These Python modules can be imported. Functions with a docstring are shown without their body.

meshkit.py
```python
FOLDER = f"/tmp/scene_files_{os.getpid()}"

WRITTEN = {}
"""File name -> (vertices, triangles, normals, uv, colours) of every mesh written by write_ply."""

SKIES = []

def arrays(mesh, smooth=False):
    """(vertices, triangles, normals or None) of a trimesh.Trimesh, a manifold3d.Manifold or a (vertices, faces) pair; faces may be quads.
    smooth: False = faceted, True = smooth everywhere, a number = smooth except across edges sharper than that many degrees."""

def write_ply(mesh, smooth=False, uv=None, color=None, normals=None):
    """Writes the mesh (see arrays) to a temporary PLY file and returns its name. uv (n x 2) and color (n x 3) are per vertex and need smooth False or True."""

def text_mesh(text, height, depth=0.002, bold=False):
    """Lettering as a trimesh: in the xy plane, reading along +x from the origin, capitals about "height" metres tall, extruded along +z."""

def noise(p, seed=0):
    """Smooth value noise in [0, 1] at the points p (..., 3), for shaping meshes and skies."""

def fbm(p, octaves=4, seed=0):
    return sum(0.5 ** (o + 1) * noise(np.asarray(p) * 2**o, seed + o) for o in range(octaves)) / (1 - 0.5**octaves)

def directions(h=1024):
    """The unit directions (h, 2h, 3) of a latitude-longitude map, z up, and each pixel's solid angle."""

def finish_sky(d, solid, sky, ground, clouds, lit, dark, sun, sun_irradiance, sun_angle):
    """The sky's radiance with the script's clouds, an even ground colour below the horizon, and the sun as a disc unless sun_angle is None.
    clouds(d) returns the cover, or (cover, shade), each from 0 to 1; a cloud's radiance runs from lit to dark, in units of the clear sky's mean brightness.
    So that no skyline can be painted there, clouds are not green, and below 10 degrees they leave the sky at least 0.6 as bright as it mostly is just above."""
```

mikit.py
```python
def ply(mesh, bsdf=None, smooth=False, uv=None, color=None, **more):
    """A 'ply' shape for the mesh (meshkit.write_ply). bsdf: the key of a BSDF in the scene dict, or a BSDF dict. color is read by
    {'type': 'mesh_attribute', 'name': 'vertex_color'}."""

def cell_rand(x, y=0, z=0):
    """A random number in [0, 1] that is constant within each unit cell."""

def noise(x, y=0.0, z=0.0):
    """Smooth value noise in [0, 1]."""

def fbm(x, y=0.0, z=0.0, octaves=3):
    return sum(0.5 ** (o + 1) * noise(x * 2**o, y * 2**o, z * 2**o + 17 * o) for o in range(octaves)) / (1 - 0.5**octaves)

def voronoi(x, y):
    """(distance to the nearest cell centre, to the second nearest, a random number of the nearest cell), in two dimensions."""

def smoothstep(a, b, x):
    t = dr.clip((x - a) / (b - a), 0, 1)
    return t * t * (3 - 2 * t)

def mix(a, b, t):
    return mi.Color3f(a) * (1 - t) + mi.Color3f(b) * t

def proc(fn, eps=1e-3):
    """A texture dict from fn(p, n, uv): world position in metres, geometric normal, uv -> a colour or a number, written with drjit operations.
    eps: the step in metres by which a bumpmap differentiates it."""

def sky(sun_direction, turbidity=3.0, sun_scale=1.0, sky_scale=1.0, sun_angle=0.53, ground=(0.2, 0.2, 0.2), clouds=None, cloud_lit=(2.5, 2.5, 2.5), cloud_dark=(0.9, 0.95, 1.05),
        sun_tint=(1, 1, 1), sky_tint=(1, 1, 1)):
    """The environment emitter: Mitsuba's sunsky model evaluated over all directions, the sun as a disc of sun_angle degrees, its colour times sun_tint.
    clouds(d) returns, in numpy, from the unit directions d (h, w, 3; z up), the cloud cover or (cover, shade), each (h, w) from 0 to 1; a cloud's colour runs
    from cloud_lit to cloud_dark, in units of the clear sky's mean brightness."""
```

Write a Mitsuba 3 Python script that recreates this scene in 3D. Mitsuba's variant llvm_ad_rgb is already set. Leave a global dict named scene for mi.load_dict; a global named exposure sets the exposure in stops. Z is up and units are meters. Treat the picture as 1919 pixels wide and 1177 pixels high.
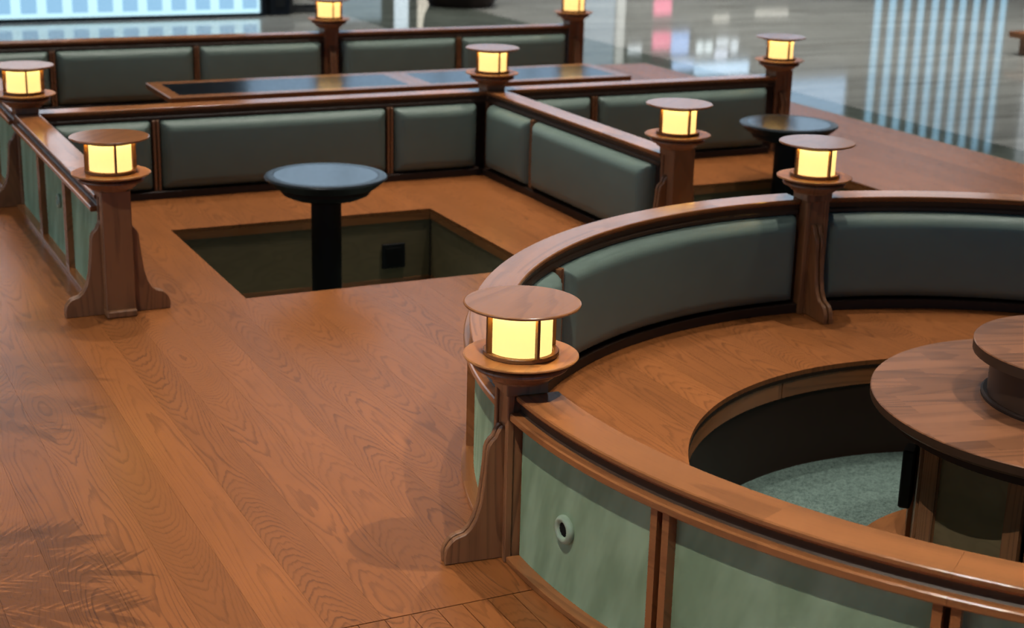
import math
import numpy as np
import trimesh
import shapely.geometry as sg
import drjit as dr
import mitsuba as mi
import mikit
from mikit import proc, noise, fbm, voronoi, cell_rand, smoothstep, mix

T = mi.ScalarTransform4f
scene, labels = {}, {}
# ------------------------------------------------------------------ camera, light, exposure
CAM_Z = 2.065                                   # eye height above the wooden deck (deck top is z = 0)
scene['camera'] = {
    'type': 'thinlens', 'fov_axis': 'x', 'fov': math.degrees(2 * math.atan(959.5 / 2925.5)),
    'aperture_radius': 0.0075, 'focus_distance': 4.7, 'near_clip': 0.05, 'far_clip': 200.0,
    'to_world': T().look_at(origin=[0, 0, CAM_Z], target=[0.42438, 0.85678, CAM_Z - 0.29295], up=[0.10643, 0.27409, 0.95580])}
exposure = 0.0
CEIL_Z = 10.2
# ceiling downlights: place x, y, aim x, y on the deck, strength, half angle of the beam
SPOTS = [(-2.0, 0.9, 0.6, 2.9, 2.6, 23), (5.2, 1.6, 2.4, 2.7, 2.0, 17), (4.8, 6.95, 4.2, 5.6, 1.5, 28), (0.3, 6.6, 0.3, 6.6, 0.7, 28), (2.6, 9.3, 2.6, 9.0, 1.3, 34),
         (6.6, 9.6, 6.6, 9.3, 1.0, 36), (3.6, 12.4, 3.6, 12.2, 1.4, 36), (7.4, 4.6, 7.4, 4.6, 0.8, 34)]
HALL_SPOTS = [(x, y, x, y, w, 38) for x, y, w in ((11.5, 12.5, 1.9), (14.0, 17.0, 1.9), (9.5, 19.5, 1.9), (17.0, 21.5, 1.9), (18.5, 14.5, 1.9), (5.0, 19.0, 1.1), (12.5, 24.5, 1.9))]
SPOT_R, SPOT_I = 0.09, (90, 86, 77)
BULB_L = (9.0, 8.7, 8.2)
WINDOW_L = [(0.44, 0.68, 0.95), (0.85, 1.15, 1.42), (0.55, 0.62, 0.70)]     # rows from the bottom up
PAPER_L, LED_L = (1.55, 0.93, 0.30), (38.0, 22.0, 3.4)
FLOOR_Z = -0.45
LEFT_L, NEAR_L = (0.80, 1.10, 1.38), (0.10, 0.31, 0.60)


# ------------------------------------------------------------------ helpers
def srgb(*c):
    c = np.array(c, float) / 255
    return [float(x) for x in np.where(c <= 0.04045, c / 12.92, ((c + 0.055) / 1.055) ** 2.4)]


def free(k):
    if not any(x == k or x.startswith(k + '__') for x in used):
        used.add(k)
        return k
    i = count.get(k, 0) + 1
    while f'{k}_{i:03d}' in used:
        i += 1
    count[k] = i
    used.add(f'{k}_{i:03d}')
    return f'{k}_{i:03d}'


used, count = set(), {}


def thing(name, label, cat, group=None):
    k = free(name)
    labels[k] = {'label': label, 'category': cat}
    if group:
        labels[k]['group'] = group
    return k


def part(parent, name, mesh, mat, smooth=30, uv=None, label=None, **more):
    k = free(parent + '__' + name if parent else name)
    if isinstance(mesh, tuple) and len(mesh) == 3:
        mesh, uv, smooth = (mesh[0], mesh[1]), mesh[2], True
    scene[k] = mikit.ply(mesh, mat, smooth=smooth, uv=uv, **more)
    if label:
        labels[k] = {'label': label}
    return k


def share(parent, name, shape):
    k = free(parent + '__' + name)
    scene[k] = shape
    return k


def structure(name, mesh=None, mat=None, label=None, smooth=30, uv=None, **more):
    k = free(name)
    if mesh is not None:
        if isinstance(mesh, tuple) and len(mesh) == 3:
            mesh, uv, smooth = (mesh[0], mesh[1]), mesh[2], True
        scene[k] = mikit.ply(mesh, mat, smooth=smooth, uv=uv, **more)
    labels[k] = {'label': label, 'kind': 'structure'}
    return k


cat = trimesh.util.concatenate


def box(x0, x1, y0, y1, z0, z1):
    m = trimesh.creation.box((x1 - x0, y1 - y0, z1 - z0))
    m.apply_translation(((x0 + x1) / 2, (y0 + y1) / 2, (z0 + z1) / 2))
    return m


def bev(x0, x1, y0, y1, z0, z1, b=0.004):
    P = []
    for x, sx in ((x0, 1), (x1, -1)):
        for y, sy in ((y0, 1), (y1, -1)):
            for z, sz in ((z0, 1), (z1, -1)):
                P += [(x, y + sy * b, z + sz * b), (x + sx * b, y, z + sz * b), (x + sx * b, y + sy * b, z)]
    return trimesh.convex.convex_hull(np.array(P))


def turn(m, ang, loc=(0, 0, 0)):
    m = m.copy()
    m.apply_transform(trimesh.transformations.rotation_matrix(ang, [0, 0, 1]))
    m.apply_translation(loc)
    return m


def tri(poly2d):
    """Triangles (indices into poly2d) of a simple polygon."""
    v, f = trimesh.creation.triangulate_polygon(sg.Polygon(poly2d), engine='earcut')
    P = np.asarray(poly2d)
    idx = np.array([int(np.argmin(((P - q) ** 2).sum(1))) for q in v])
    f = idx[f]
    a = P[f]
    area = (a[:, 1, 0] - a[:, 0, 0]) * (a[:, 2, 1] - a[:, 0, 1]) - (a[:, 1, 1] - a[:, 0, 1]) * (a[:, 2, 0] - a[:, 0, 0])
    f[area < 0] = f[area < 0][:, ::-1]
    return f


def bev_extrude(poly, depth, b=0.003):
    """Outline (counter-clockwise, in the xy plane) extruded along z with chamfered rims."""
    P = np.asarray(poly, float)
    a, c = np.roll(P, 1, 0), np.roll(P, -1, 0)
    d1, d2 = P - a, c - P
    d1 /= np.linalg.norm(d1, axis=1, keepdims=True)
    d2 /= np.linalg.norm(d2, axis=1, keepdims=True)
    n = np.stack([-(d1 + d2)[:, 1], (d1 + d2)[:, 0]], 1)
    n /= np.linalg.norm(n, axis=1, keepdims=True) + 1e-9
    Q = P + n * b
    k = len(P)
    rings = [(Q, 0), (P, b), (P, depth - b), (Q, depth)]
    V = np.vstack([np.c_[r, np.full(k, z)] for r, z in rings])
    F = []
    for j in range(3):
        for i in range(k):
            i2 = (i + 1) % k
            F += [[j * k + i, j * k + i2, (j + 1) * k + i2], [j * k + i, (j + 1) * k + i2, (j + 1) * k + i]]
    t = tri(P)
    F = np.vstack([F, t[:, ::-1], t + 3 * k])
    return trimesh.Trimesh(V, F, process=False)


def lathe(profile, n=64):
    """Profile (r, z) from top axis down to bottom axis."""
    p = np.array(profile, float)
    ang = np.arange(n) * 2 * np.pi / n
    V, F = [], []
    for r, z in p:
        V.append(np.stack([r * np.cos(ang), r * np.sin(ang), np.full(n, z)], 1))
    V = np.vstack(V)
    for j in range(len(p) - 1):
        for i in range(n):
            a, b2, c, d = j * n + i, j * n + (i + 1) % n, (j + 1) * n + (i + 1) % n, (j + 1) * n + i
            if p[j, 0] > 1e-6:
                F.append([a, c, b2])
            if p[j + 1, 0] > 1e-6:
                F.append([a, d, c])
    return trimesh.Trimesh(V, np.array(F), process=False)


def tube_ring(r0, r1, z0, z1, n=64, b=0.002):
    return lathe([(r0, z0 + b), (r0, z1 - b), (r0 + b, z1), (r1 - b, z1), (r1, z1 - b), (r1, z0 + b), (r1 - b, z0), (r0 + b, z0), (r0, z0 + b)], n)


class Line:
    def __init__(s, p0, p1):
        s.p0, p1 = np.array(p0, float), np.array(p1, float)
        s.L = float(np.linalg.norm(p1 - s.p0))
        s.t = (p1 - s.p0) / s.L
        s.n = np.array([-s.t[1], s.t[0]])       # lateral: to the left of the run
        s.seg = lambda ds: max(1, int(math.ceil(ds / 0.5)))

    def at(s, u, lat):
        u, lat = np.asarray(u, float)[..., None], np.asarray(lat, float)[..., None]
        return s.p0 + s.t * u + s.n * lat


class Arc:
    """Anticlockwise arc; lateral > 0 is towards the centre."""

    def __init__(s, c, r, a0, a1):
        s.c, s.r, s.a0 = np.array(c, float), r, math.radians(a0)
        s.L = r * math.radians(a1 - a0)
        s.seg = lambda ds: max(2, int(math.ceil(ds / 0.06)))

    def u(s, deg):
        return s.r * (math.radians(deg) - s.a0)

    def at(s, u, lat):
        a = s.a0 + np.asarray(u, float) / s.r
        return s.c + np.stack([np.cos(a), np.sin(a)], -1) * (s.r - np.asarray(lat, float))[..., None]


def sweep(path, prof, u0=0.0, u1=None, closed=True):
    """Profile [(lateral, z)], counter-clockwise seen along the run, swept along the path; (vertices, faces, uv) with uv = metres along, around."""
    u1 = path.L if u1 is None else u1
    n = path.seg(u1 - u0)
    us = np.linspace(u0, u1, n + 1)
    P = np.array(prof, float)
    m = len(P)
    V, F, UV, base, vv = [], [], [], 0, 0.0
    for j in range(m if closed else m - 1):
        a, b = P[j], P[(j + 1) % m]
        ln = float(np.hypot(*(b - a)))
        for q, w in ((a, vv), (b, vv + ln)):
            xy = path.at(us, np.full(n + 1, q[0]))
            V.append(np.c_[xy, np.full(n + 1, q[1])])
            UV.append(np.c_[us, np.full(n + 1, w)])
        vv += ln
        for i in range(n):
            F += [[base + i, base + n + 1 + i + 1, base + i + 1], [base + i, base + n + 1 + i, base + n + 1 + i + 1]]
        base += 2 * (n + 1)
    if closed:
        t = tri(P)
        area = 0.5 * np.sum(P[:, 0] * np.roll(P[:, 1], -1) - np.roll(P[:, 0], -1) * P[:, 1])
        for u, flip in ((u0, False), (u1, True)):
            V.append(np.c_[path.at(np.full(m, u), P[:, 0]), P[:, 1]])
            UV.append(np.c_[np.full(m, u), P[:, 0] + P[:, 1]])
            F += (base + (t[:, ::-1] if flip else t)).tolist()
            base += m
        if area > 0:
            F = [f[::-1] for f in F]
    return np.vstack(V), np.array(F), np.vstack(UV)


def rect(l0, l1, z0, z1, b=0.0):
    if b == 0:
        return [(l0, z0), (l1, z0), (l1, z1), (l0, z1)]
    return [(l0 + b, z0), (l1 - b, z0), (l1, z0 + b), (l1, z1 - b), (l1 - b, z1), (l0 + b, z1), (l0, z1 - b), (l0, z0 + b)]


def cushion(path, u0, u1, z0, z1, lat0, lat1, side, re=0.055):
    """Upholstered pad: a panel with softly rolled borders that bulges from lat0 to lat1 (metres from the wall's middle) on the given side."""
    def spaced(n, ln):
        t = np.linspace(0, 1, n)
        e = min(0.49, re * 1.1 / ln)
        a = np.concatenate([e * (1 - np.cos(np.linspace(0, np.pi / 2, 8)))[:-1], np.linspace(e, 1 - e, n), 1 - e * (1 - np.cos(np.linspace(np.pi / 2, 0, 8)))[1:]])
        return a * ln
    W, H = u1 - u0, z1 - z0
    us, zs = spaced(max(6, int(W / 0.05)), W), spaced(8, H)
    U, Z = np.meshgrid(us, zs, indexing='ij')
    qx, qy = np.minimum(U, W - U), np.minimum(Z, H - Z)
    cr = 0.022                                     # corner radius seen from the front
    dx, dy = np.maximum(cr - qx, 0), np.maximum(cr - qy, 0)
    e = np.where((qx < cr) & (qy < cr), cr - np.hypot(dx, dy), np.minimum(qx, qy))
    # corners pulled in
    k = np.where((qx < cr) & (qy < cr) & (np.hypot(dx, dy) > cr), cr / np.maximum(np.hypot(dx, dy), 1e-9), 1.0)
    Uq, Zq = np.where(U < W / 2, 1, -1), np.where(Z < H / 2, 1, -1)
    U = np.where(k < 1, np.where(Uq > 0, cr - dx * k, W - cr + dx * k), U)
    Z = np.where(k < 1, np.where(Zq > 0, cr - dy * k, H - cr + dy * k), Z)
    e = np.clip(e / re, 0, 1)
    d = np.sqrt(np.clip(1 - (1 - e) ** 2, 0, 1))
    soft = 0.86 + 0.14 * np.clip(4 * (U / W) * (1 - U / W), 0, 1) ** 0.5 * np.clip(4 * (Z / H) * (1 - Z / H), 0, 1) ** 0.5
    lat = lat0 + (lat1 - lat0) * d * soft
    n, m = U.shape
    front = np.concatenate([path.at(u0 + U, side * lat), (z0 + Z)[..., None]], -1).reshape(-1, 3)
    back = np.concatenate([path.at(u0 + U, side * np.full_like(lat, lat0 - 0.004)), (z0 + Z)[..., None]], -1).reshape(-1, 3)
    idx = np.arange(n * m).reshape(n, m)
    q = np.stack([idx[:-1, :-1], idx[1:, :-1], idx[1:, 1:], idx[:-1, 1:]], -1).reshape(-1, 4)
    F = np.vstack([q[:, [0, 1, 2]], q[:, [0, 2, 3]]])
    rim = np.concatenate([idx[:, 0], idx[-1, 1:], idx[-2::-1, -1], idx[0, -2:0:-1]])
    r2 = np.roll(rim, -1)
    N = n * m
    S = np.vstack([np.stack([rim, rim + N, r2], 1), np.stack([r2, rim + N, r2 + N], 1)])
    F = np.vstack([F, F[:, ::-1] + N, S])
    m_ = trimesh.Trimesh(np.vstack([front, back]), F, process=False)
    if m_.volume < 0:
        m_.invert()
    return m_


def extrude_poly(poly, z0, z1):
    m = trimesh.creation.extrude_polygon(poly, z1 - z0, engine='earcut')
    m.apply_translation((0, 0, z0))
    return m


# ------------------------------------------------------------------ materials
def grain(a, x, y, seed=0.0, rings=26.0, sx=2.6, sa=0.36):
    """Cathedral figure of a flat-sawn board: contour lines of a noise stretched along the board. a along, x and y across (metres)."""
    f = fbm(x * sx + seed * 37.1, a * sa + seed * 11.3, y * sx + seed * 3.7, octaves=2)
    j = noise(x * 38 + seed, a * 5.0, y * 38)
    w = f * rings + x * 3.0 + 0.30 * j
    t = w - dr.floor(w)
    late = smoothstep(0.40, 0.86, t) * (1 - smoothstep(0.90, 1.0, t)) * (0.35 + 0.65 * noise(dr.floor(w) * 3.7, a * 1.5, x * 4))
    fine = noise(x * 420 + seed, a * 9, y * 420)
    pores = smoothstep(0.80, 0.95, noise(x * 260 + seed * 5, a * 16 + 3, y * 260))
    cloud = fbm(x * 7 + seed, a * 2.3, y * 7, octaves=3)
    return late, fine, pores, cloud


def wood_colour(g, light, dark, tone, strength=0.55):
    late, fine, pores, cloud = g
    k = dr.clip(strength * late * (0.55 + 0.9 * cloud) + 0.14 * (fine - 0.5) + 0.12 * pores, 0, 1)
    return mix(light, dark, k) * (tone * (0.86 + 0.28 * cloud))


DECK_W = {'front': 0.078, 'mid': 0.156}
SEAM_A, SEAM_B = 3.592, 6.70


def deck_cell(p):
    front = p.y < SEAM_A
    w = dr.select(front, DECK_W['front'], DECK_W['mid'])
    col = dr.floor((p.x - 1.725) / w)
    row = dr.select(front, 0.0, dr.select(p.y < SEAM_B, 1.0, 2.0))
    return cell_rand(col, row, 5), cell_rand(col, row, 9)


def deck_fn(p, n, uv):
    r, q = deck_cell(p)
    w = dr.select(p.y < SEAM_A, DECK_W['front'], DECK_W['mid'])
    xc = p.x - 1.725 - (dr.floor((p.x - 1.725) / w) + 0.5 + 0.55 * (q - 0.5)) * w
    a = p.y + q * 17.0
    s = r * 41.0
    h = 1.7 * noise(a * 0.62, s) + 0.55 * noise(a * 1.7, s + 9)
    side = 30.0 * dr.square(xc + 0.012 * (noise(a * 1.3, s + 4) - 0.5)) * (0.5 + noise(a * 0.5, s + 2))
    t = (h + side) * (13.0 + 13.0 * cell_rand(s, 3, 8)) + 0.75 * noise(p.x * 55, a * 7.0, s) + 0.25 * noise(p.x * 160, a * 14.0, s)
    k = dr.floor(t)
    t = t - k
    late = smoothstep(0.52, 0.90, t) * (1 - smoothstep(0.93, 1.0, t)) * (0.2 + 0.8 * noise(k * 3.7 + s, a * 2.0, p.x * 9)) * (0.55 + 0.75 * cell_rand(s, 7, 1))
    fine = noise(p.x * 420 + s, a * 9)
    pores = smoothstep(0.84, 0.96, noise(p.x * 300, a * 20 + 3)) + 1.6 * smoothstep(0.955, 0.99, noise(p.x * 70, a * 9 + 5, s))
    cloud = fbm(p.x * 6 + s, a * 2.3, s, octaves=3)
    return wood_colour((late, fine, pores, cloud), srgb(132, 78, 40), srgb(66, 34, 18), 0.88 + 0.20 * r, 0.54)


def uv_wood_fn(p, n, uv):
    seg = dr.floor(uv.x / 0.77)
    g = grain(uv.x, uv.y, 0.0, cell_rand(seg, 3, 1) * 5 + dr.floor(uv.y / 0.3), rings=14.0, sx=4.0, sa=0.35)
    return wood_colour(g, srgb(150, 95, 56), srgb(90, 55, 33), 0.88 + 0.2 * cell_rand(seg, 7, 2), 0.5)


def post_wood_fn(p, n, uv):
    g = grain(p.z, p.x, p.y, dr.floor(p.x * 1.3) + 3 * dr.floor(p.y * 0.8), rings=20.0, sx=5.0, sa=0.5)
    return wood_colour(g, srgb(138, 93, 61), srgb(72, 46, 31), 0.95, 0.5)


def disc_wood_fn(p, n, uv):
    g = grain(p.x * 0.8 + p.y * 0.6, p.y * 0.8 - p.x * 0.6, p.z, dr.floor(p.x * 0.9) + 5 * dr.floor(p.y * 0.7), rings=14.0, sx=4.0, sa=0.6)
    return wood_colour(g, srgb(132, 84, 50), srgb(84, 50, 30), 1.0, 0.32)


def tray_wood_fn(p, n, uv):
    g = grain(p.x * 0.8 + p.y * 0.6, p.y * 0.8 - p.x * 0.6, p.z, dr.floor(p.x * 0.9) + 5 * dr.floor(p.y * 0.7), rings=14.0, sx=4.0, sa=0.6)
    return wood_colour(g, srgb(172, 114, 64), srgb(112, 70, 38), 1.0, 0.32)


def table_wood_fn(p, n, uv):
    a, x = p.x * 0.97 - p.y * 0.24, p.y * 0.97 + p.x * 0.24
    stave = dr.floor(x / 0.085)
    off = dr.floor((a + cell_rand(stave, 2) * 0.9) / 0.62)
    r = cell_rand(stave, off, 4)
    g = grain(a, x, p.z, r * 13, rings=14.0, sx=4.0, sa=0.6)
    return wood_colour(g, srgb(120, 78, 53), srgb(66, 42, 31), 0.72 + 0.46 * r, 0.55)


def fabric_fn(p, n, uv):
    f = noise(p.x * 900, p.y * 900, p.z * 900)
    c = fbm(p.x * 9, p.y * 9, p.z * 9, octaves=3)
    return mi.Color3f(srgb(100, 116, 108)) * (0.9 + 0.14 * f + 0.12 * (c - 0.5))


def suede_fn(p, n, uv):
    st = fbm((p.x + p.y) * 11 + p.z * 4, p.z * 3.4 - (p.x - p.y) * 3, (p.x - p.y) * 5, octaves=4)
    b = fbm(p.x * 30, p.y * 30, p.z * 9, octaves=3)
    return mix(srgb(124, 144, 114), srgb(148, 168, 138), smoothstep(0.35, 0.75, st)) * (0.93 + 0.14 * b)


def pit_fn(p, n, uv):
    g = grain((p.x + p.y) * 0.7, p.z * 2, (p.x - p.y) * 0.7, 2.0, rings=6.0, sx=5.0, sa=0.7)
    return wood_colour(g, srgb(112, 98, 72), srgb(84, 73, 52), 1.0, 0.35)


def carpet_fn(p, n, uv):
    a = noise(p.x * 240, p.y * 240, 1.0)
    b = noise(p.x * 95, p.y * 95, 7.0)
    return mix(srgb(46, 59, 56), srgb(106, 122, 115), 0.62 * a + 0.38 * b)


def marble_fn(p, n, uv):
    s = fbm(p.x * 0.55 + 3 * noise(p.x * 0.4, p.y * 0.9), p.y * 5.5 + 0.7 * noise(p.x * 1.3, p.y * 0.7), 2.0, octaves=5)
    big = fbm(p.x * 0.25, p.y * 0.8, 5.0, octaves=3)
    vein = smoothstep(0.62, 0.75, fbm(p.x * 1.2, p.y * 9, 9.0, octaves=4))
    slab = cell_rand(dr.floor(p.x / 1.2), dr.floor(p.y / 1.2), 3)
    return mix(mix(srgb(108, 110, 108), srgb(150, 152, 150), s), srgb(94, 89, 84), 0.35 * vein) * (0.86 + 0.22 * big + 0.06 * slab)


def border_fn(p, n, uv):
    s = fbm(p.x * 3, p.y * 3, 2.0, octaves=4)
    return mix(srgb(64, 70, 66), srgb(98, 104, 98), s)


def principled(col, rough, spec=0.5, **k):
    return {'type': 'twosided', 'b': {'type': 'principled', 'base_color': col if isinstance(col, dict) else {'type': 'rgb', 'value': col}, 'roughness': rough, 'specular': spec, **k}}


scene['deck_wood'] = principled(proc(deck_fn), 0.33, 0.42)
scene['rail_wood'] = principled(proc(uv_wood_fn), 0.17, 0.55)
scene['post_wood'] = principled(proc(post_wood_fn), 0.38, 0.45)
scene['disc_wood'] = principled(proc(disc_wood_fn), 0.19, 0.5)
scene['tray_wood'] = principled(proc(tray_wood_fn), 0.36, 0.4)
scene['table_wood'] = principled(proc(table_wood_fn), 0.30, 0.45)
scene['fabric'] = principled(proc(fabric_fn), 0.5, 0.5)
scene['suede'] = principled(proc(suede_fn), 0.8, 0.2)
scene['pit_wood'] = principled(proc(pit_fn), 0.5, 0.3)
scene['carpet'] = principled(proc(carpet_fn), 1.0, 0.0)
scene['marble'] = principled(proc(marble_fn), 0.055, 0.5)
scene['border_stone'] = principled(proc(border_fn), 0.055, 0.5)
scene['dark_wood'] = principled(srgb(44, 29, 21), 0.5, 0.3)
scene['edge_wood'] = principled(srgb(62, 45, 34), 0.42, 0.35)
scene['frame_metal'] = principled(srgb(112, 76, 42), 0.4, 0.4)
scene['black_metal'] = principled(srgb(20, 22, 24), 0.55, 0.2)
scene['black_glass'] = principled(srgb(14, 18, 22), 0.17, 0.35)
scene['black_rim'] = principled(srgb(28, 33, 38), 0.3, 0.5)
scene['ceramic'] = principled(srgb(146, 164, 142), 0.25, 0.5)
scene['dark_hole'] = principled(srgb(12, 13, 12), 0.8, 0.2)
scene['plaster'] = principled(srgb(120, 120, 118), 0.9, 0.1)
scene['grey_wall'] = principled(srgb(74, 76, 78), 0.8, 0.2)
scene['dark_wall'] = principled(srgb(38, 40, 42), 0.7, 0.2)
scene['black_trim'] = principled(srgb(16, 24, 34), 0.4, 0.4)
scene['white_metal'] = principled(srgb(205, 205, 200), 0.5, 0.4)
scene['leaf'] = {'type': 'twosided', 'b': {'type': 'principled', 'base_color': {'type': 'rgb', 'value': srgb(58, 84, 44)}, 'roughness': 0.5, 'specular': 0.4}}
scene['clay'] = principled(srgb(150, 130, 112), 0.7, 0.2)


def glow(rgb, weight=0.3):
    return {'type': 'area', 'sampling_weight': weight, 'radiance': {'type': 'rgb', 'value': [float(x) for x in rgb]}}


# ------------------------------------------------------------------ setting: hall shell
structure('floor', box(-12, 36, -9, 31, FLOOR_Z - 0.2, FLOOR_Z), 'marble', 'polished brown grey marble hall floor around the wooden deck', smooth=False)
structure('floor_border', box(7.78, 9.93, -8.9, 30.5, FLOOR_Z - 0.1, FLOOR_Z + 0.002), 'border_stone', 'dark green grey polished stone border strip along the deck', smooth=False)
structure('ceiling', box(-12, 36, -9, 31, CEIL_Z, CEIL_Z + 0.25), 'plaster', 'high white plaster ceiling of the hall', smooth=False)
structure('wall_left', box(-12.2, -12, -9, 31, FLOOR_Z, CEIL_Z), 'grey_wall', 'grey left wall of the hall', smooth=False)
structure('wall_right', box(36, 36.2, -9, 31, FLOOR_Z, CEIL_Z), 'grey_wall', 'grey right wall of the hall', smooth=False)
structure('wall_near', box(-12, 36, -9.2, -9, FLOOR_Z, CEIL_Z), 'grey_wall', 'grey near wall of the hall behind the viewer', smooth=False)
structure('wall_back', box(-12, 36, 30.6, 30.8, FLOOR_Z, CEIL_Z), 'grey_wall', 'grey far wall of the hall', smooth=False)
k = structure('window_1', None, None, 'tall daylit glazing high in the far wall')
for i in range(8):
    for j in range(3):
        x0, z0, z1 = 6.8 + i * 2.15, (2.4, 5.0, 8.6)[j], (5.0, 8.6, 10.08)[j]
        part(k, 'pane', box(x0 + 0.03, x0 + 2.12, 30.5, 30.54, z0 + 0.03, z1 - 0.03), 'plaster', False, emitter=glow(WINDOW_L[j]))
part(k, 'mullion', cat([box(6.8 + i * 2.15 - 0.03, 6.8 + i * 2.15 + 0.03, 30.42, 30.6, 2.36, 10.1) for i in range(9)]), 'white_metal', False)
part(k, 'transom', cat([box(6.8, 24.0, 30.44, 30.6, z - 0.03, z + 0.03) for z in (2.4, 5.0, 8.6, 10.08)]), 'white_metal', False)
k = structure('window_5', None, None, 'wide daylit glazing in the left wall of the hall')
for i in range(6):
    part(k, 'pane', box(-11.98, -11.94, -1.0 + i * 3.0 + 0.04, 2.0 + i * 3.0 - 0.04, 0.4, 6.4), 'plaster', False, emitter=glow(LEFT_L, 0.5))
part(k, 'mullion', cat([box(-12.0, -11.9, -1.0 + i * 3.0 - 0.04, -1.0 + i * 3.0 + 0.04, 0.3, 6.5) for i in range(7)]), 'white_metal', False)
k = structure('window_6', None, None, 'daylit glazing in the wall behind the viewer')
for i in range(5):
    part(k, 'pane', box(-6.0 + i * 3.0 + 0.04, -3.0 + i * 3.0 - 0.04, -8.98, -8.94, 1.0, 6.4), 'plaster', False, emitter=glow(NEAR_L, 0.5))
part(k, 'mullion', cat([box(-6.0 + i * 3.0 - 0.04, -6.0 + i * 3.0 + 0.04, -9.0, -8.9, 0.9, 6.5) for i in range(6)]), 'white_metal', False)
k = structure('window_2', None, None, 'blue striped lit facade in the far wall')
for i in range(10):
    x0 = 24.62 + i * 0.44
    part(k, 'pane', box(x0, x0 + 0.25, 30.5, 30.54, FLOOR_Z + 0.5, 4.6), 'plaster', False, emitter=glow((0.30, 0.62, 0.85), 0.1))
part(k, 'mullion', cat([box(24.62 + i * 0.44 - 0.19, 24.62 + i * 0.44, 30.45, 30.6, FLOOR_Z, 4.8) for i in range(11)]), 'dark_wall', False)
k = structure('window_3', None, None, 'pale glazing right of the striped facade')
for i in range(4):
    for j in range(2):
        x0, z0 = 29.6 + i * 1.55, 0.6 + j * 4.3
        part(k, 'pane', box(x0 + 0.03, x0 + 1.52, 30.5, 30.54, z0 + 0.03, z0 + 4.27), 'plaster', False, emitter=glow((0.30, 0.34, 0.36)))
part(k, 'mullion', cat([box(29.6 + i * 1.55 - 0.03, 29.6 + i * 1.55 + 0.03, 30.42, 30.6, 0.56, 9.24) for i in range(5)]), 'white_metal', False)
for i in range(2):
    part(k, 'pane', box(24.6 + i * 2.2, 26.76 + i * 2.2, 30.5, 30.54, 5.2, 9.2), 'plaster', False, emitter=glow((1.25, 1.30, 1.40)))

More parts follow.
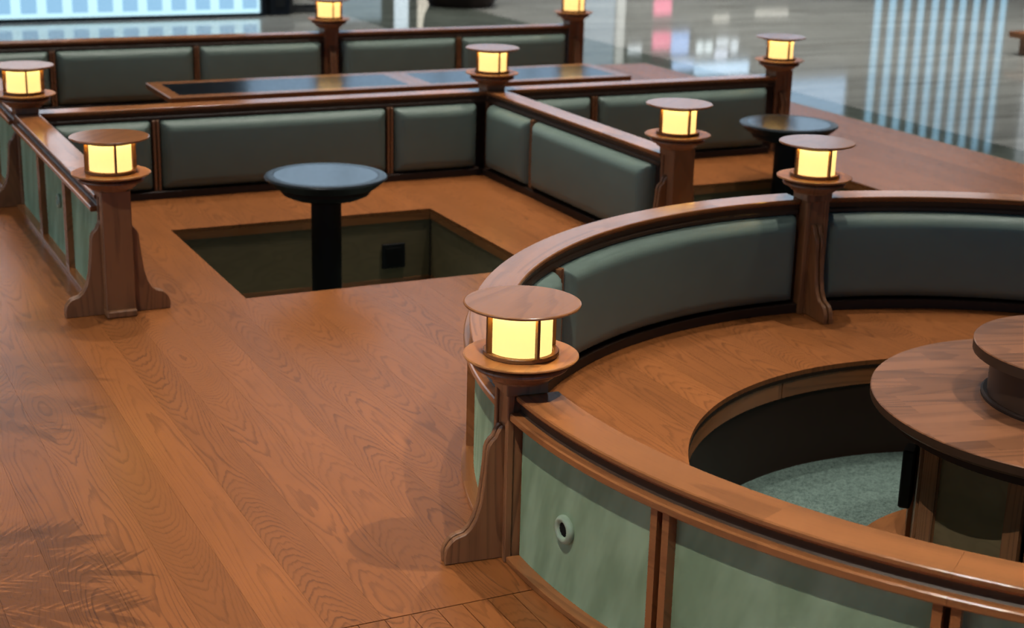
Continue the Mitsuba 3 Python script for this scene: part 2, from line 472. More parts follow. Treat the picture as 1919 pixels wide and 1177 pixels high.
# ------------------------------------------------------------------ deck with sunken pits
CX, CY = 4.02, 3.63                                # middle of the round booth
PC, PR = (3.93, 3.63), 1.283                       # round pit
DX0, DX1, DY0, DY1 = -2.6, 7.8, 0.7, 13.0
pit_round = sg.Point(PC).buffer(PR, quad_segs=40)
PIT1 = (1.953, 3.458, 6.705, 8.08)
PIT2 = (4.82, 6.31, 6.705, 8.10)
holes = pit_round.union(sg.box(PIT1[0], PIT1[2], PIT1[1], PIT1[3])).union(sg.box(PIT2[0], PIT2[2], PIT2[1], PIT2[3]))
deck = structure('deck', extrude_poly(sg.box(DX0 + 0.01, DY0 + 0.01, DX1 - 0.01, DY1 - 0.01).difference(holes.buffer(0.012)), FLOOR_Z + 0.002, -0.022), 'dark_wood',
                 'raised cherry wood deck with sunken seating pits', smooth=False)


def planks(y0, y1, w, gap, xs0, xs1):
    k0, k1 = int(math.floor((xs0 - 1.725) / w)), int(math.ceil((xs1 - 1.725) / w))
    for i in range(k0, k1):
        r = sg.box(max(1.725 + i * w, xs0) + gap, y0 + (0.0026 if y0 < 5 else 0.0004), min(1.725 + (i + 1) * w, xs1) - gap, y1 - (0.0022 if y1 < 5 else 0.0004)).difference(holes)
        for g in getattr(r, 'geoms', [r]):
            if g.area > 1e-4:
                part(deck, 'plank', extrude_poly(g, -0.02, 0.0), 'deck_wood', False)


planks(DY0, SEAM_A, 0.078, 0.0011, 0.40, 3.0)
planks(DY0, SEAM_A, 0.156, 0.0006, 3.0, DX1)
planks(DY0, SEAM_A, 0.156, 0.0006, DX0, 0.40)
planks(SEAM_A, SEAM_B, 0.156, 0.0003, DX0, DX1)
planks(SEAM_B, DY1, 0.156, 0.0003, DX0, DX1)
part(deck, 'edge_board', cat([box(DX1 - 0.01, DX1 + 0.015, DY0, DY1 + 0.015, FLOOR_Z, -0.001), box(DX0, DX1, DY1 - 0.01, DY1 + 0.015, FLOOR_Z, -0.001)]), 'pit_wood', False)

# pit linings
k = structure('pit_1', None, None, 'round sunken footwell of the curved booth')
R = Arc(PC, PR, 0, 360)
part(k, 'nosing', sweep(R, rect(-0.012, 0.0, -0.035, -0.0202), 0, R.L), 'dark_wood')
for i in range(8):
    part(k, 'fascia', sweep(R, rect(-0.016, -0.004, -0.105, -0.036), R.L * (i + 0.003 + 0.27) / 8, R.L * (i + 1.267) / 8), 'rail_wood')
    part(k, 'wall_panel', sweep(R, rect(-0.03, -0.018, FLOOR_Z + 0.003, -0.104), R.L * (i + 0.002 + 0.1) / 8, R.L * (i + 1.098) / 8), 'pit_wood')
part(k, 'carpet', turn(lathe([(0, FLOOR_Z + 0.018), (PR + 0.015, FLOOR_Z + 0.018), (PR + 0.015, FLOOR_Z + 0.003), (0, FLOOR_Z + 0.003)], 96), 0, (*PC, 0)), 'carpet')
for nm, (x0, x1, y0, y1), lb in (('pit_2', PIT1, 'square sunken footwell of the left booth'), ('pit_3', PIT2, 'square sunken footwell of the right booth')):
    k = structure(nm, None, None, lb)
    for ax, (a, b) in enumerate((((x0, y0), (x1, y0)), ((x1, y0), (x1, y1)), ((x1, y1), (x0, y1)), ((x0, y1), (x0, y0)))):
        ln = Line(a, b)
        part(k, 'fascia', sweep(ln, rect(-0.012, 0.0, -0.062, -0.0202)), 'rail_wood')
        part(k, 'wall_panel', sweep(ln, rect(-0.02, -0.008, FLOOR_Z + 0.05, -0.06)), 'pit_wood')
        part(k, 'skirting', sweep(ln, rect(-0.018, -0.004, FLOOR_Z + 0.003, FLOOR_Z + 0.05)), 'rail_wood')
    part(k, 'carpet', box(x0 - 0.01, x1 + 0.01, y0 - 0.01, y1 + 0.01, FLOOR_Z + 0.003, FLOOR_Z + 0.015), 'carpet', False)
k = thing('wall_outlet', 'small black square outlet plate on the back wall of the square footwell', 'outlet')
part(k, 'plate', bev(3.163, 3.303, 8.074, 8.088, -0.334, -0.19, 0.003), 'black_metal')
part(k, 'insert', bev(3.183, 3.283, 8.070, 8.080, -0.312, -0.212, 0.002), 'dark_hole')

# ------------------------------------------------------------------ partitions (low walls with upholstered backs)
CAP = [(-0.067, 0.512), (-0.062, 0.506), (-0.056, 0.500), (0.056, 0.500), (0.062, 0.506), (0.067, 0.512), (0.067, 0.5215), (0.0635, 0.525), (-0.0635, 0.525), (-0.067, 0.5215)]


def partition(key, path, left, right, cap_cuts=(), pil=(), div=(), posts=(), margin=0.075):
    """left / right: 'cushion', 'panel' or None for each face; pil: places of the outer uprights; div: places of the uprights between cushions; posts: where lamp posts interrupt the wall;
    margin: from the end of each run to its first cushion."""
    ends = [0.0, *[q + s * H for q in sorted(posts) for s in (-1, 1)], path.L]
    for u0, u1 in zip(ends[::2], ends[1::2]):
        cuts = [u0, *[c for c in sorted(cap_cuts) if u0 < c < u1], u1]
        pl, dv = [q for q in sorted(pil) if u0 < q < u1], [q for q in sorted(div) if u0 < q < u1]
        for a, b in zip(cuts[:-1], cuts[1:]):
            part(key, 'cap_rail', sweep(path, CAP, a + 0.0004, b - 0.0004), 'rail_wood')
        part(key, 'core', sweep(path, rect(-0.038, 0.038, 0.0005, 0.4995), u0 + 0.0005, u1 - 0.0005), 'dark_wood')
        part(key, 'cove', sweep(path, [(-0.056, 0.4995), (-0.052, 0.478), (-0.06, 0.472), (0.06, 0.472), (0.052, 0.478), (0.056, 0.4995)][::-1], u0 + 0.0005, u1 - 0.0005), 'edge_wood')
        for side, kind in ((1, left), (-1, right)):
            S = lambda prof: [(side * l, z) for l, z in prof]
            if kind == 'panel':
                for a, b in zip(cuts[:-1], cuts[1:]):
                    part(key, 'ledge', sweep(path, S(rect(0.03, 0.086, 0.449, 0.4735, 0.004)), a + 0.0004, b - 0.0004), 'rail_wood')
                edges = [u0, *pl, u1]
                for i, (a, b) in enumerate(zip(edges[:-1], edges[1:])):
                    ga, gb = (0.028 if i > 0 else 0.0005), (0.028 if i < len(edges) - 2 else 0.0005)
                    part(key, 'panel', sweep(path, S(rect(0.036, 0.044, 0.020, 0.450)), a + ga, b - gb), 'suede')
                    for q, g, s in ((a, ga, 1), (b, gb, -1)):
                        if g > 0.001:
                            u_a, u_b = sorted((q + s * 0.009, q + s * 0.031))
                            part(key, 'upright', sweep(path, S(rect(0.036, 0.074, 0.0205, 0.4485, 0.002)), u_a, u_b), 'rail_wood')
                part(key, 'base_trim', sweep(path, S(rect(0.036, 0.086, 0.0004, 0.020, 0.002)), u0 + 0.0005, u1 - 0.0005), 'rail_wood')
            elif kind == 'cushion':
                part(key, 'ledge', sweep(path, S(rect(0.03, 0.062, 0.455, 0.4735, 0.003)), u0 + 0.006, u1 - 0.006), 'edge_wood')
                part(key, 'skirt', sweep(path, S(rect(0.036, 0.108, 0.0004, 0.044, 0.003)), u0 + max(0.0005, margin - 0.02), u1 - max(0.0005, margin - 0.02)), 'dark_wood')
                edges = [u0, *dv, u1]
                for i, (a, b) in enumerate(zip(edges[:-1], edges[1:])):
                    ga, gb = (0.024 if i > 0 else margin), (0.024 if i < len(edges) - 2 else margin)
                    part(key, 'cushion', cushion(path, a + ga, b - gb, 0.046, 0.454, 0.038, 0.127, side, 0.066), 'fabric', True)
                for q in dv:
                    for s in (-1, 1):
                        u_a, u_b = sorted((q + s * 0.004, q + s * 0.018))
                        part(key, 'upright', sweep(path, S(rect(0.036, 0.084, 0.0445, 0.4545, 0.002)), u_a, u_b), 'post_wood')


XA, XB, XC, YF, YM, YB = 1.370, 4.237, 6.434, 6.705, 8.928, 11.981
H = 0.058                                          # half a post
P1A, P3A = 174.5, 82.5
arc = Arc((CX, CY), 2.067, P1A - 270, P1A + 90)    # starts and ends out of sight on the right


def ang(deg):
    while deg < P1A - 270:
        deg += 360
    while deg > P1A + 90:
        deg -= 360
    return arc.u(deg)


k = thing('curved_booth_divider', 'low curved cherry partition around the round booth with green outer panels', 'booth divider')
pil = sorted(ang(P1A + 20.6 * i) for i in (1, 2, 3, -1.12))
partition(k, arc, 'cushion', 'panel', [ang(P1A + 41.2), ang(128.8)], pil=pil, div=[ang(a) for a in (128.8, 36.0, P1A + 46)], posts=[ang(P1A), ang(P3A)], margin=0.012)
k = thing('booth_divider', 'low straight partition on the left between the two left lamp posts, green outside', 'booth divider')
ln = Line((XA, YF + H), (XA, YM - H))
partition(k, ln, 'panel', 'cushion', pil=(ln.L / 3, 2 * ln.L / 3), div=(ln.L / 2,))
k = thing('booth_divider', 'low straight partition behind the pedestal table in the left booth', 'booth divider')
ln = Line((XA + H, YM), (XB - H, YM))
partition(k, ln, None, 'cushion', div=(2.075 - XA - H, 3.515 - XA - H))
k = thing('booth_divider', 'low straight partition between the left and right booths', 'booth divider')
ln = Line((XB, YF + H), (XB, YM - H))
partition(k, ln, 'cushion', 'cushion', div=(8.19 - YF - H,))
k = thing('booth_divider', 'low straight partition behind the table at the right booth', 'booth divider')
ln = Line((XB + H, YM), (XC - H, YM))
partition(k, ln, None, 'cushion', div=(4.945 - XB - H,))
k = thing('booth_divider', 'farthest low partition behind the long glass topped table', 'booth divider')
ln = Line((-0.2, YB), (XC - H, YB))
partition(k, ln, None, 'cushion', div=(2.045 + 0.2, 3.13 + 0.2, 5.34 + 0.2), posts=(4.232 + 0.2,), margin=0.03)
k = thing('booth_divider', 'low partition running back from the leftmost lamp post, green outside', 'booth divider')
ln = Line((XA, YM + H), (XA, YB - 0.12))
partition(k, ln, 'panel', 'cushion', pil=(0.75, 1.5, 2.25), div=(1.5,))

# cable grommets on the green panels
def grommet(key, c, nrm, rx=0.042, tube=0.011):
    m = trimesh.creation.torus(rx - tube, tube, major_sections=40, minor_sections=16)
    m.apply_scale((1, 1, 1.1))
    hole = trimesh.creation.cylinder(rx - tube, 0.006, sections=40)
    z = np.array([*nrm, 0.0])
    x = np.array([-nrm[1], nrm[0], 0.0])
    M = np.eye(4)
    M[:3, 0], M[:3, 1], M[:3, 2], M[:3, 3] = x, np.cross(z, x), z, c
    m.apply_transform(M)
    hole.apply_transform(M)
    part(key, 'ring', m, 'ceramic', True)
    part(key, 'hole', hole, 'dark_hole', label='dark round opening')


a = math.radians(-176.15)
k = thing('cable_grommet', 'pale green round ring on the green panel beside the nearest lamp post', 'grommet')
grommet(k, (CX + 2.117 * math.cos(a), CY + 2.117 * math.sin(a), 0.226), (math.cos(a), math.sin(a)))
k = thing('cable_grommet', 'small pale ring on the green panel of the left straight partition', 'grommet')
grommet(k, (XA - 0.05, 7.735, 0.285), (-1.0, 0.0), 0.036, 0.010)

# ------------------------------------------------------------------ lamp posts
FIN = [(0.0, 0.0), (0.229, 0.0), (0.231, 0.027), (0.226, 0.050), (0.214, 0.068), (0.200, 0.080), (0.184, 0.0855), (0.168, 0.090), (0.152, 0.104), (0.134, 0.135), (0.120, 0.185),
       (0.111, 0.26), (0.106, 0.31), (0.104, 0.345), (0.099, 0.363), (0.090, 0.375), (0.079, 0.385), (0.073, 0.400), (0.066, 0.412), (0.058, 0.418), (0.0, 0.418)]


def fin_mesh(thick, x_in):
    P = [(max(x, x_in), z) for x, z in FIN]
    m = bev_extrude(P, thick, 0.003)                # outline in xy, thickness along z
    V = m.vertices.copy()
    m = trimesh.Trimesh(np.c_[V[:, 0], -(V[:, 2] - thick / 2), V[:, 1]], m.faces, process=False)
    return m


CAPD = lathe([(0, 0.790), (0.1655, 0.790), (0.1695, 0.788), (0.170, 0.785), (0.168, 0.782), (0.150, 0.776), (0, 0.776)], 96)
PLATE = lathe([(0, 0.634), (0.1645, 0.634), (0.168, 0.632), (0.1685, 0.629), (0.166, 0.626), (0.142, 0.617), (0, 0.617)], 96)
BOWL = lathe([(0, 0.617), (0.120, 0.617), (0.119, 0.610), (0.134, 0.609), (0.139, 0.606), (0.1405, 0.601), (0.138, 0.596), (0.132, 0.593), (0.118, 0.592), (0.114, 0.586), (0.104, 0.574), (0.090, 0.566),
              (0.088, 0.560), (0, 0.560)], 72)
RING_B, RING_T = tube_ring(0.093, 0.1105, 0.6345, 0.6475, 64), tube_ring(0.093, 0.1095, 0.764, 0.7755, 64)
_t = np.linspace(0, 2 * np.pi, 65)[:-1]
LED = lathe([(0.094, 0.7636), (0.104, 0.7636)], 48)
if LED.face_normals[0, 2] > 0:
    LED.invert()
SHADE = lathe([(0.0885, 0.769), (0.0895, 0.767), (0.0895, 0.642), (0.0885, 0.640)], 64)


def place(m, x, y):
    return turn(m, 0, (x, y, 0))


def lamp_post(label, x, y, rot=0.0, fins=(), pillar=None, open_faces=()):
    """rot: the way the post's own +x points (degrees); fins: directions (degrees, in the post's frame) with a pair of scrolled fins; pillar: direction of a solid front pillar."""
    k = thing('lamp_post', label, 'lamp', 'lantern posts of the booths')
    r = math.radians(rot)
    loc = (x, y, 0)
    po = part(k, 'post', turn(bev(-0.05, 0.05, -0.05, 0.05, 0.0005, 0.562, 0.002), r, loc), 'post_wood', False)
    for sx in (-1, 1):
        for sy in (-1, 1):
            part(po, 'corner_strip', turn(bev(*sorted((sx * 0.036, sx * H)), *sorted((sy * 0.036, sy * H)), 0.0008, 0.5615, 0.003), r, loc), 'post_wood', False)
    part(po, 'neck', turn(bev(-0.064, 0.064, -0.064, 0.064, 0.5255, 0.5618, 0.003), r, loc), 'post_wood', False)
    for d in fins:
        for s in (-1, 1):
            m = fin_mesh(0.019, 0.047)
            m.apply_translation((0, s * 0.0135, 0.0006))
            part(k, 'fin', turn(m, r + math.radians(d), loc), 'post_wood', 25)
    if pillar is not None:
        q = r + math.radians(pillar)
        pi = part(k, 'pillar', turn(bev(0.02, 0.078, -0.0635, 0.0635, 0.0007, 0.5616, 0.004), q, loc), 'post_wood', False)
        part(pi, 'plinth', turn(bev(0.02, 0.100, -0.0665, 0.0665, 0.0006, 0.033, 0.006), q, loc), 'post_wood', False)
    bo = part(k, 'bowl', place(BOWL, x, y), 'post_wood', 25)
    part(k, 'tray', place(PLATE, x, y), 'tray_wood', 25)
    fr = part(k, 'lantern_frame', place(RING_B, x, y), 'frame_metal', 25)
    part(fr, 'upper_ring', place(RING_T, x, y), 'frame_metal', 25)
    for i in range(4):
        part(fr, 'mullion', turn(bev(0.0945, 0.1115, -0.0042, 0.0042, 0.6465, 0.7650, 0.0012), i * math.pi / 2, loc), 'frame_metal', False)
    part(k, 'paper_shade', place(SHADE, x, y), 'plaster', 30, emitter=glow(PAPER_L, 1.5), label='glowing yellow paper shade')
    part(fr, 'led_ring', place(LED, x, y), 'plaster', False, emitter=glow(LED_L, 1.0))
    part(k, 'lid', place(CAPD, x, y), 'disc_wood', 25)
    return k


lamp_post('nearest wooden lantern post, at the corner of the curved green partition', 1.930, 3.831, P1A, fins=(0, 180))
lamp_post('lantern post with a wide scrolled foot and front pillar on the open left deck', XA, YF, 0, fins=(0, 180), pillar=-90)
lamp_post('lantern post on the far side of the round booth, against dark cushions', 4.281, 5.608, P3A, fins=(0, 180))
lamp_post('lantern post with front pillar at the end of the middle partition, behind the curved rail', XB, YF, 0, fins=(0, 180), pillar=-90)
lamp_post('lantern on the crossing of the back and middle partitions, in front of the long table', XB, YM, 0)
lamp_post('lantern post at the right end of the right booth, before the marble floor', XC, YM, 0, fins=(-90, 90), pillar=0)
lamp_post('leftmost lantern post, at the corner of the left and back partitions', XA, YM, 0, fins=(180,))
lamp_post('lantern post in the middle of the farthest partition, behind the long table', 4.232, YB, 0, fins=(-90, 90))
lamp_post('lantern post at the right end of the farthest partition', XC + 0.012, YB, 0, fins=(-90, 90), pillar=0)

# ------------------------------------------------------------------ tables
def pedestal_table(label, x, y, z, r):
    k = thing('pedestal_table', label, 'table')
    part(k, 'rim', place(lathe([(r * 0.86, z - 0.002), (r * 0.86, z), (r - 0.012, z), (r - 0.004, z - 0.003), (r, z - 0.010), (r - 0.004, z - 0.014), (0, z - 0.014), (0, z - 0.004), (r * 0.86, z - 0.004)], 96), x, y), 'black_rim', 25)
    part(k, 'glass_top', place(lathe([(0, z - 0.0005), (r * 0.845, z - 0.0005), (r * 0.847, z - 0.003), (0, z - 0.003)], 96), x, y), 'black_glass', 25)
    part(k, 'bowl', place(lathe([(0, z - 0.0145), (r - 0.005, z - 0.0145), (r * 0.84, z - 0.054), (r * 0.75, z - 0.056), (r * 0.74, z - 0.078), (r * 0.70, z - 0.095), (r * 0.58, z - 0.112), (0, z - 0.112)], 72), x, y), 'black_metal', 25)
    part(k, 'column', place(lathe([(0.077, z - 0.1125), (0.077, FLOOR_Z + 0.035), (0, FLOOR_Z + 0.035)], 48), x, y), 'black_metal', 30)
    part(k, 'foot', place(lathe([(0, FLOOR_Z + 0.034), (0.08, FLOOR_Z + 0.034), (0.20, FLOOR_Z + 0.026), (0.205, FLOOR_Z + 0.016), (0, FLOOR_Z + 0.016)], 64), x, y), 'black_metal', 25)


pedestal_table('round black table on a thick column in the square footwell of the left booth', 2.583, 7.380, 0.40, 0.312)
pedestal_table('round black table in the right booth, partly behind a lantern', 5.800, 7.900, 0.40, 0.306)

k = thing('long_table', 'long low table with black glass inset in a wooden frame, before the farthest partition', 'table')
LX0, LX1, LY0, LY1, LZ = 2.455, 5.915, 10.040, 10.720, 0.38
xm, fw = 4.25, 0.085
for x0, x1 in ((LX0 + 0.001, xm - 0.001), (xm + 0.001, LX1 - 0.001)):
    for a, b, c, d in ((x0, x1, LY0, LY0 + fw), (x0, x1, LY1 - fw, LY1), (x0, x0 + fw, LY0 + fw, LY1 - fw), (x1 - fw, x1, LY0 + fw, LY1 - fw)):
        part(k, 'frame_rail', bev(a, b, c, d, LZ - 0.04, LZ, 0.003), 'disc_wood', False)
    part(k, 'glass_top', box(x0 + fw - 0.005, x1 - fw + 0.005, LY0 + fw - 0.005, LY1 - fw + 0.005, LZ - 0.01, LZ - 0.0015), 'black_glass', False)
for x in (LX0 + 0.5, xm, LX1 - 0.5):
    part(k, 'leg', bev(x - 0.06, x + 0.06, (LY0 + LY1) / 2 - 0.2, (LY0 + LY1) / 2 + 0.2, 0.0005, LZ - 0.041, 0.004), 'post_wood', False)

k = thing('round_table', 'big round two-tier wooden table sunk in the curved booth', 'table')
TX, TY = 3.955, 3.598
tz, tr, uz, ur = 0.28, 0.711, 0.475, 0.385
part(k, 'lower_top', place(lathe([(0, tz), (tr - 0.003, tz), (tr, tz - 0.003), (tr, tz - 0.0045), (0, tz - 0.0045)], 120), TX, TY), 'table_wood', 25)
part(k, 'edge_band', place(lathe([(0, tz - 0.005), (tr, tz - 0.005), (tr, tz - 0.030), (tr - 0.02, tz - 0.045), (0, tz - 0.045)], 120), TX, TY), 'edge_wood', 25, label='dark brown edge band')
part(k, 'apron', place(lathe([(tr - 0.06, tz - 0.0455), (tr - 0.06, tz - 0.085), (0, tz - 0.085)], 96), TX, TY), 'dark_wood', 25)
part(k, 'turntable_foot', place(lathe([(0, tz + 0.016), (0.335, tz + 0.016), (0.342, tz + 0.010), (0.342, tz + 0.0005), (0, tz + 0.0005)], 96), TX, TY), 'dark_wood', 25)
part(k, 'turntable_drum', place(lathe([(0, uz - 0.0405), (0.322, uz - 0.0405), (0.322, tz + 0.0165), (0, tz + 0.0165)], 96), TX - 0.01, TY - 0.01), 'edge_wood', 25)
part(k, 'upper_top', place(lathe([(0, uz), (ur - 0.003, uz), (ur, uz - 0.003), (ur, uz - 0.0045), (0, uz - 0.0045)], 120), TX, TY), 'table_wood', 25)
part(k, 'edge_band', place(lathe([(0, uz - 0.005), (ur, uz - 0.005), (ur, uz - 0.038), (ur - 0.004, uz - 0.040), (0, uz - 0.040)], 120), TX, TY), 'edge_wood', 25, label='dark brown edge band')
NB, RB = 8, 0.57
for i in range(NB):
    a0, a1 = 2 * math.pi * (i + 0.5) / NB + 0.12, 2 * math.pi * (i + 1.5) / NB + 0.12
    p0, p1 = np.array([TX + RB * math.cos(a0), TY + RB * math.sin(a0)]), np.array([TX + RB * math.cos(a1), TY + RB * math.sin(a1)])
    ln = Line(p0, p1)
    part(k, 'base_panel', sweep(ln, rect(0.012, 0.03, FLOOR_Z + 0.05, tz - 0.086), 0.02, ln.L - 0.02), 'pit_wood')
    part(k, 'base_stile', sweep(ln, rect(-0.004, 0.012, FLOOR_Z + 0.05, tz - 0.086), 0.012, 0.075), 'post_wood')
    part(k, 'base_stile', sweep(ln, rect(-0.004, 0.012, FLOOR_Z + 0.05, tz - 0.086), ln.L - 0.075, ln.L - 0.012), 'post_wood')
ba = math.radians(132)
bp = turn(bev(-0.012, 0.03, -0.045, 0.045, -0.20, 0.02, 0.006), ba, (TX + 0.545 * math.cos(ba), TY + 0.545 * math.sin(ba), 0))
part(k, 'bracket', bp, 'black_metal', False, label='black bracket plate')
part(k, 'base_disc', place(lathe([(0, FLOOR_Z + 0.05), (0.735, FLOOR_Z + 0.05), (0.74, FLOOR_Z + 0.045), (0.74, FLOOR_Z + 0.0185), (0, FLOOR_Z + 0.0185)], 96), TX, TY), 'disc_wood', 25)

# ------------------------------------------------------------------ ceiling downlights
disc = lathe([(0, 0.0), (SPOT_R, 0.0)], 24)
disc.invert()
trim = tube_ring(SPOT_R + 0.002, SPOT_R + 0.02, -0.012, 0.004, 24)
for i, (x, y, ax, ay, w, cut) in enumerate(SPOTS + HALL_SPOTS):
    if i < len(SPOTS):
        k = thing('downlight', 'small round recessed ceiling downlight above the seating deck', 'downlight', 'downlights in the ceiling over the deck')
    else:
        k = thing('downlight', 'small round recessed ceiling downlight above the marble floor', 'downlight', 'downlights in the ceiling over the marble floor')
    m = turn(disc, 0, (x, y, CEIL_Z - 0.004))
    if m.face_normals[0, 2] > 0:
        m.invert()
    part(k, 'bulb', m, 'plaster', False, emitter=glow(BULB_L, 0.05))
    scene[k + '__beam'] = {'type': 'spot', 'to_world': T().look_at(origin=[x, y, CEIL_Z - 0.02], target=[ax, ay, 0], up=[0, 1, 0]), 'intensity': {'type': 'rgb', 'value': [float(c) * w for c in SPOT_I]},
                           'cutoff_angle': float(cut), 'beam_width': cut * 0.5, 'sampling_weight': 4.0}
    part(k, 'trim_ring', turn(trim, 0, (x, y, CEIL_Z - 0.004)), 'white_metal', 30)

# ------------------------------------------------------------------ hall background
k = thing('light_counter', 'long white and blue backlit counter front at the far left', 'counter')
cy = 21.45
part(k, 'kick', box(-3.0, 6.64, cy, cy + 0.4, FLOOR_Z + 0.0005, FLOOR_Z + 0.045), 'black_trim', False)
part(k, 'backlight', box(-3.0, 6.575, cy + 0.06, cy + 0.3, FLOOR_Z + 0.046, 0.75), 'plaster', False, emitter=glow((0.62, 0.97, 1.10)))
for i in range(28):
    x0 = 6.32 - 0.333 * i
    part(k, 'pane', bev(x0, x0 + 0.205, cy + 0.005, cy + 0.05, FLOOR_Z + 0.11, 0.74, 0.008), 'plaster', False, emitter=glow((0.28, 0.55, 0.80), 0.02))
part(k, 'end_post', box(6.58, 6.64, cy - 0.01, cy + 0.4, FLOOR_Z + 0.046, 0.8), 'black_trim', False)
part(k, 'top', box(-3.05, 6.66, cy - 0.03, cy + 0.45, 0.80, 0.86), 'white_metal', False)
structure('wall_panel_dark', box(-12, 6.7, 22.6, 22.8, FLOOR_Z, 6.6), 'dark_wall', 'dark wall panel behind the backlit counter', smooth=False)
k = structure('window_4', None, None, 'band of daylit glazing in the dark wall above the backlit counter')
for i in range(4):
    part(k, 'pane', box(-3.0 + i * 1.8 + 0.03, -1.2 + i * 1.8 - 0.03, 22.54, 22.58, 2.6, 6.2), 'plaster', False, emitter=glow((1.45, 1.55, 1.75)))
part(k, 'mullion', cat([box(-3.0 + i * 1.8 - 0.03, -3.0 + i * 1.8 + 0.03, 22.50, 22.6, 2.55, 6.25) for i in range(5)]), 'white_metal', False)

for x0, x1, y0, h, lb, mt in ((6.72, 7.02, 21.5, 0.9, 'narrow black cabinet beside the end of the backlit counter', 'black_trim'), (7.06, 7.55, 21.75, 1.0, 'grey cabinet with a pale front panel behind the far middle lantern', 'grey_wall')):
    k = thing('cabinet', lb, 'cabinet')
    part(k, 'body', bev(x0, x1, y0, y0 + 0.4, FLOOR_Z + 0.0005, h, 0.01), mt, False)
    part(k, 'front_panel', bev(x0 + 0.08, x1 - 0.08, y0 - 0.012, y0 + 0.002, FLOOR_Z + 0.12, h - 0.1, 0.003), 'white_metal' if mt == 'grey_wall' else 'dark_wall', False)
k = thing('planter', 'wide dark brown rounded planter standing far back on the marble', 'planter')
part(k, 'body', turn(lathe([(0, 0.25), (0.60, 0.25), (0.62, 0.22), (0.60, 0.0), (0.56, -0.30), (0.50, -0.42), (0.48, FLOOR_Z + 0.0005), (0, FLOOR_Z + 0.0005)], 48), 0, (9.98, 22.2, 0)), 'dark_wood', 25)
k = thing('wooden_bench', 'corner of a wooden bench block on the marble at the right edge', 'bench')
part(k, 'seat', bev(14.55, 17.0, 12.5, 15.3, -0.24, -0.16, 0.01), 'disc_wood', False)
part(k, 'base', bev(14.65, 16.9, 12.6, 15.2, FLOOR_Z + 0.0005, -0.2405, 0.01), 'post_wood', False)

# shop screens that the marble mirrors
WALL = 30.46
for x0, x1, z0, z1, rgb, lb in ((18.45, 18.90, 0.46, 0.82, (1.3, 0.22, 0.42), 'small pink screen low on the far wall'), (18.46, 18.92, 1.20, 1.58, (1.3, 0.22, 0.42), 'pink screen under the pale blue screens of the far wall'),
                                (18.96, 19.41, 1.22, 1.72, (0.45, 0.72, 1.3), 'blue screen beside the pink one on the far wall'), (17.83, 18.17, 1.50, 1.64, (1.2, 1.35, 1.4), 'short white strip light left of the pink screens'),
                                (19.64, 19.82, 1.46, 1.72, (1.2, 1.4, 1.45), 'first of two small white lit signs on the far wall'), (19.88, 20.06, 1.46, 1.72, (1.2, 1.4, 1.45), 'second of two small white lit signs on the far wall'),
                                (20.18, 20.50, 1.40, 1.56, (1.2, 1.35, 1.45), 'white lit sign right of the two small ones'), (20.15, 20.48, 1.66, 1.84, (1.2, 1.35, 1.6), 'upper white lit sign on the far wall'),
                                (20.58, 20.76, 1.44, 1.72, (1.1, 1.25, 1.35), 'rightmost small white lit sign on the far wall'), (19.02, 19.58, 1.88, 2.08, (0.9, 1.3, 1.9), 'left part of the bright blue light band'),
                                (19.62, 21.10, 1.96, 2.22, (1.1, 1.6, 2.1), 'bright blue white light band under the glazing'), (17.50, 17.70, 0.2, 2.0, (0.62, 0.64, 0.60), 'tall narrow pale lit sign on the far wall'),
                                (12.72, 12.97, 0.3, 1.1, (1.0, 0.92, 0.75), 'narrow warm lit sign far left on the far wall'), (12.2, 12.5, 0.2, 1.0, (1.0, 1.2, 1.3), 'narrow white lit sign beside the warm one'),
                                (8.2, 11.9, 0.0, 0.75, (0.26, 0.36, 0.42), 'long dim blue glass case along the far wall'), (16.7, 17.44, 0.3, 2.2, (0.30, 0.40, 0.48), 'dim blue panel left of the tall narrow sign'),
                                (20.05, 20.47, 0.86, 1.02, (0.62, 0.60, 0.52), 'low pale sign on the far wall'), (21.2, 22.1, 0.76, 0.92, (0.62, 0.60, 0.52), 'long low pale sign on the far wall')):
    k = thing('wall_screen', lb, 'screen')
    part(k, 'display', box(x0, x1, WALL, 30.5, z0, z1), 'plaster', False, emitter=glow(rgb, 0.03))
    part(k, 'frame', box(x0 - 0.03, x1 + 0.03, 30.50, 30.58, z0 - 0.03, z1 + 0.03), 'dark_wall', False)

# potted palms beside the deck's left part; their fronds shade the boards
rng = np.random.default_rng(7)


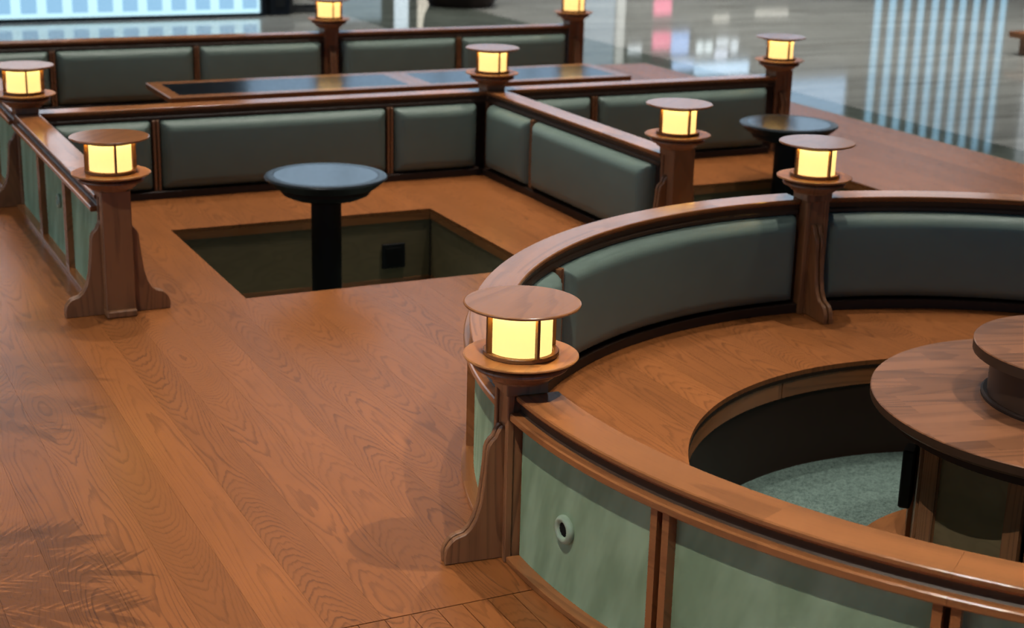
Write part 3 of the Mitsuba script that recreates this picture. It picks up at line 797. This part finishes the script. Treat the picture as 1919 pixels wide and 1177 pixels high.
def frond(root, az, length, rise, droop):
    """Arching rachis with slender leaflets on both sides."""
    d = np.array([math.cos(az), math.sin(az), 0.0])
    side = np.array([-d[1], d[0], 0.0])
    t = np.linspace(0, 1, 26)
    pts = root + np.outer(length * t, d) + np.outer(rise * np.sin(t * 1.75) - droop * t ** 2.4, [0, 0, 1.0])
    V, F = [], []

    def blade(a, tip, w):
        ax = (tip - a) / np.linalg.norm(tip - a)
        wd = np.cross(ax, [0, 0, 1.0])
        wd = wd / (np.linalg.norm(wd) + 1e-9) * w
        m = a + (tip - a) * 0.45 + np.array([0, 0, 0.012])
        b0 = len(V)
        V.extend([a - wd * 0.3, a + wd * 0.3, m - wd, m + wd, tip])
        F.extend([[b0, b0 + 1, b0 + 3], [b0, b0 + 3, b0 + 2], [b0 + 2, b0 + 3, b0 + 4]])
    for i in range(25):
        blade(pts[i], pts[i + 1] + (pts[i + 1] - pts[i]) * 0.1, 0.006 * (1 - 0.6 * t[i]))
        if i > 6:
            ln = 0.34 * length * (1 - 0.55 * abs(t[i] - 0.5) * 2) * rng.uniform(0.85, 1.1)
            for s in (-1, 1):
                tip = pts[i] + (d * 0.86 + side * s * 0.52) * ln + np.array([0, 0, -0.10 * ln + rng.uniform(-0.03, 0.03)])
                blade(pts[i], tip, 0.011)
    return trimesh.Trimesh(np.array(V), np.array(F), process=False)


for x, y, h, lb in ((-0.45, 3.66, 1.30, 'potted palm left of the open deck, nearer one'), (-0.16, 5.10, 1.30, 'potted palm left of the open deck, farther one')):
    k = thing('potted_palm', lb, 'plant')
    part(k, 'pot', place(lathe([(0, 0.40), (0.17, 0.40), (0.175, 0.44), (0.20, 0.44), (0.205, 0.42), (0.17, 0.02), (0.16, 0.0005), (0, 0.0005)], 40), x, y), 'clay', 25)
    part(k, 'trunk', place(lathe([(0, h), (0.022, h), (0.04, 0.402), (0, 0.402)], 14), x, y), 'post_wood', 25)
    for i in range(11):
        az = [-0.28, 0.05, 0.36, -0.75, 0.8, 1.5, 2.2, 3.0, 3.8, 4.5, 5.2][i] + rng.uniform(-0.05, 0.05)
        m = frond(np.array([x, y, h]), az, (0.80 + rng.uniform(-0.05, 0.05)) * (1 - 0.25 * abs(math.sin(az)) ** 2), 0.52 + rng.uniform(-0.1, 0.12), 0.35)
        part(k, 'frond', m, 'leaf', False)
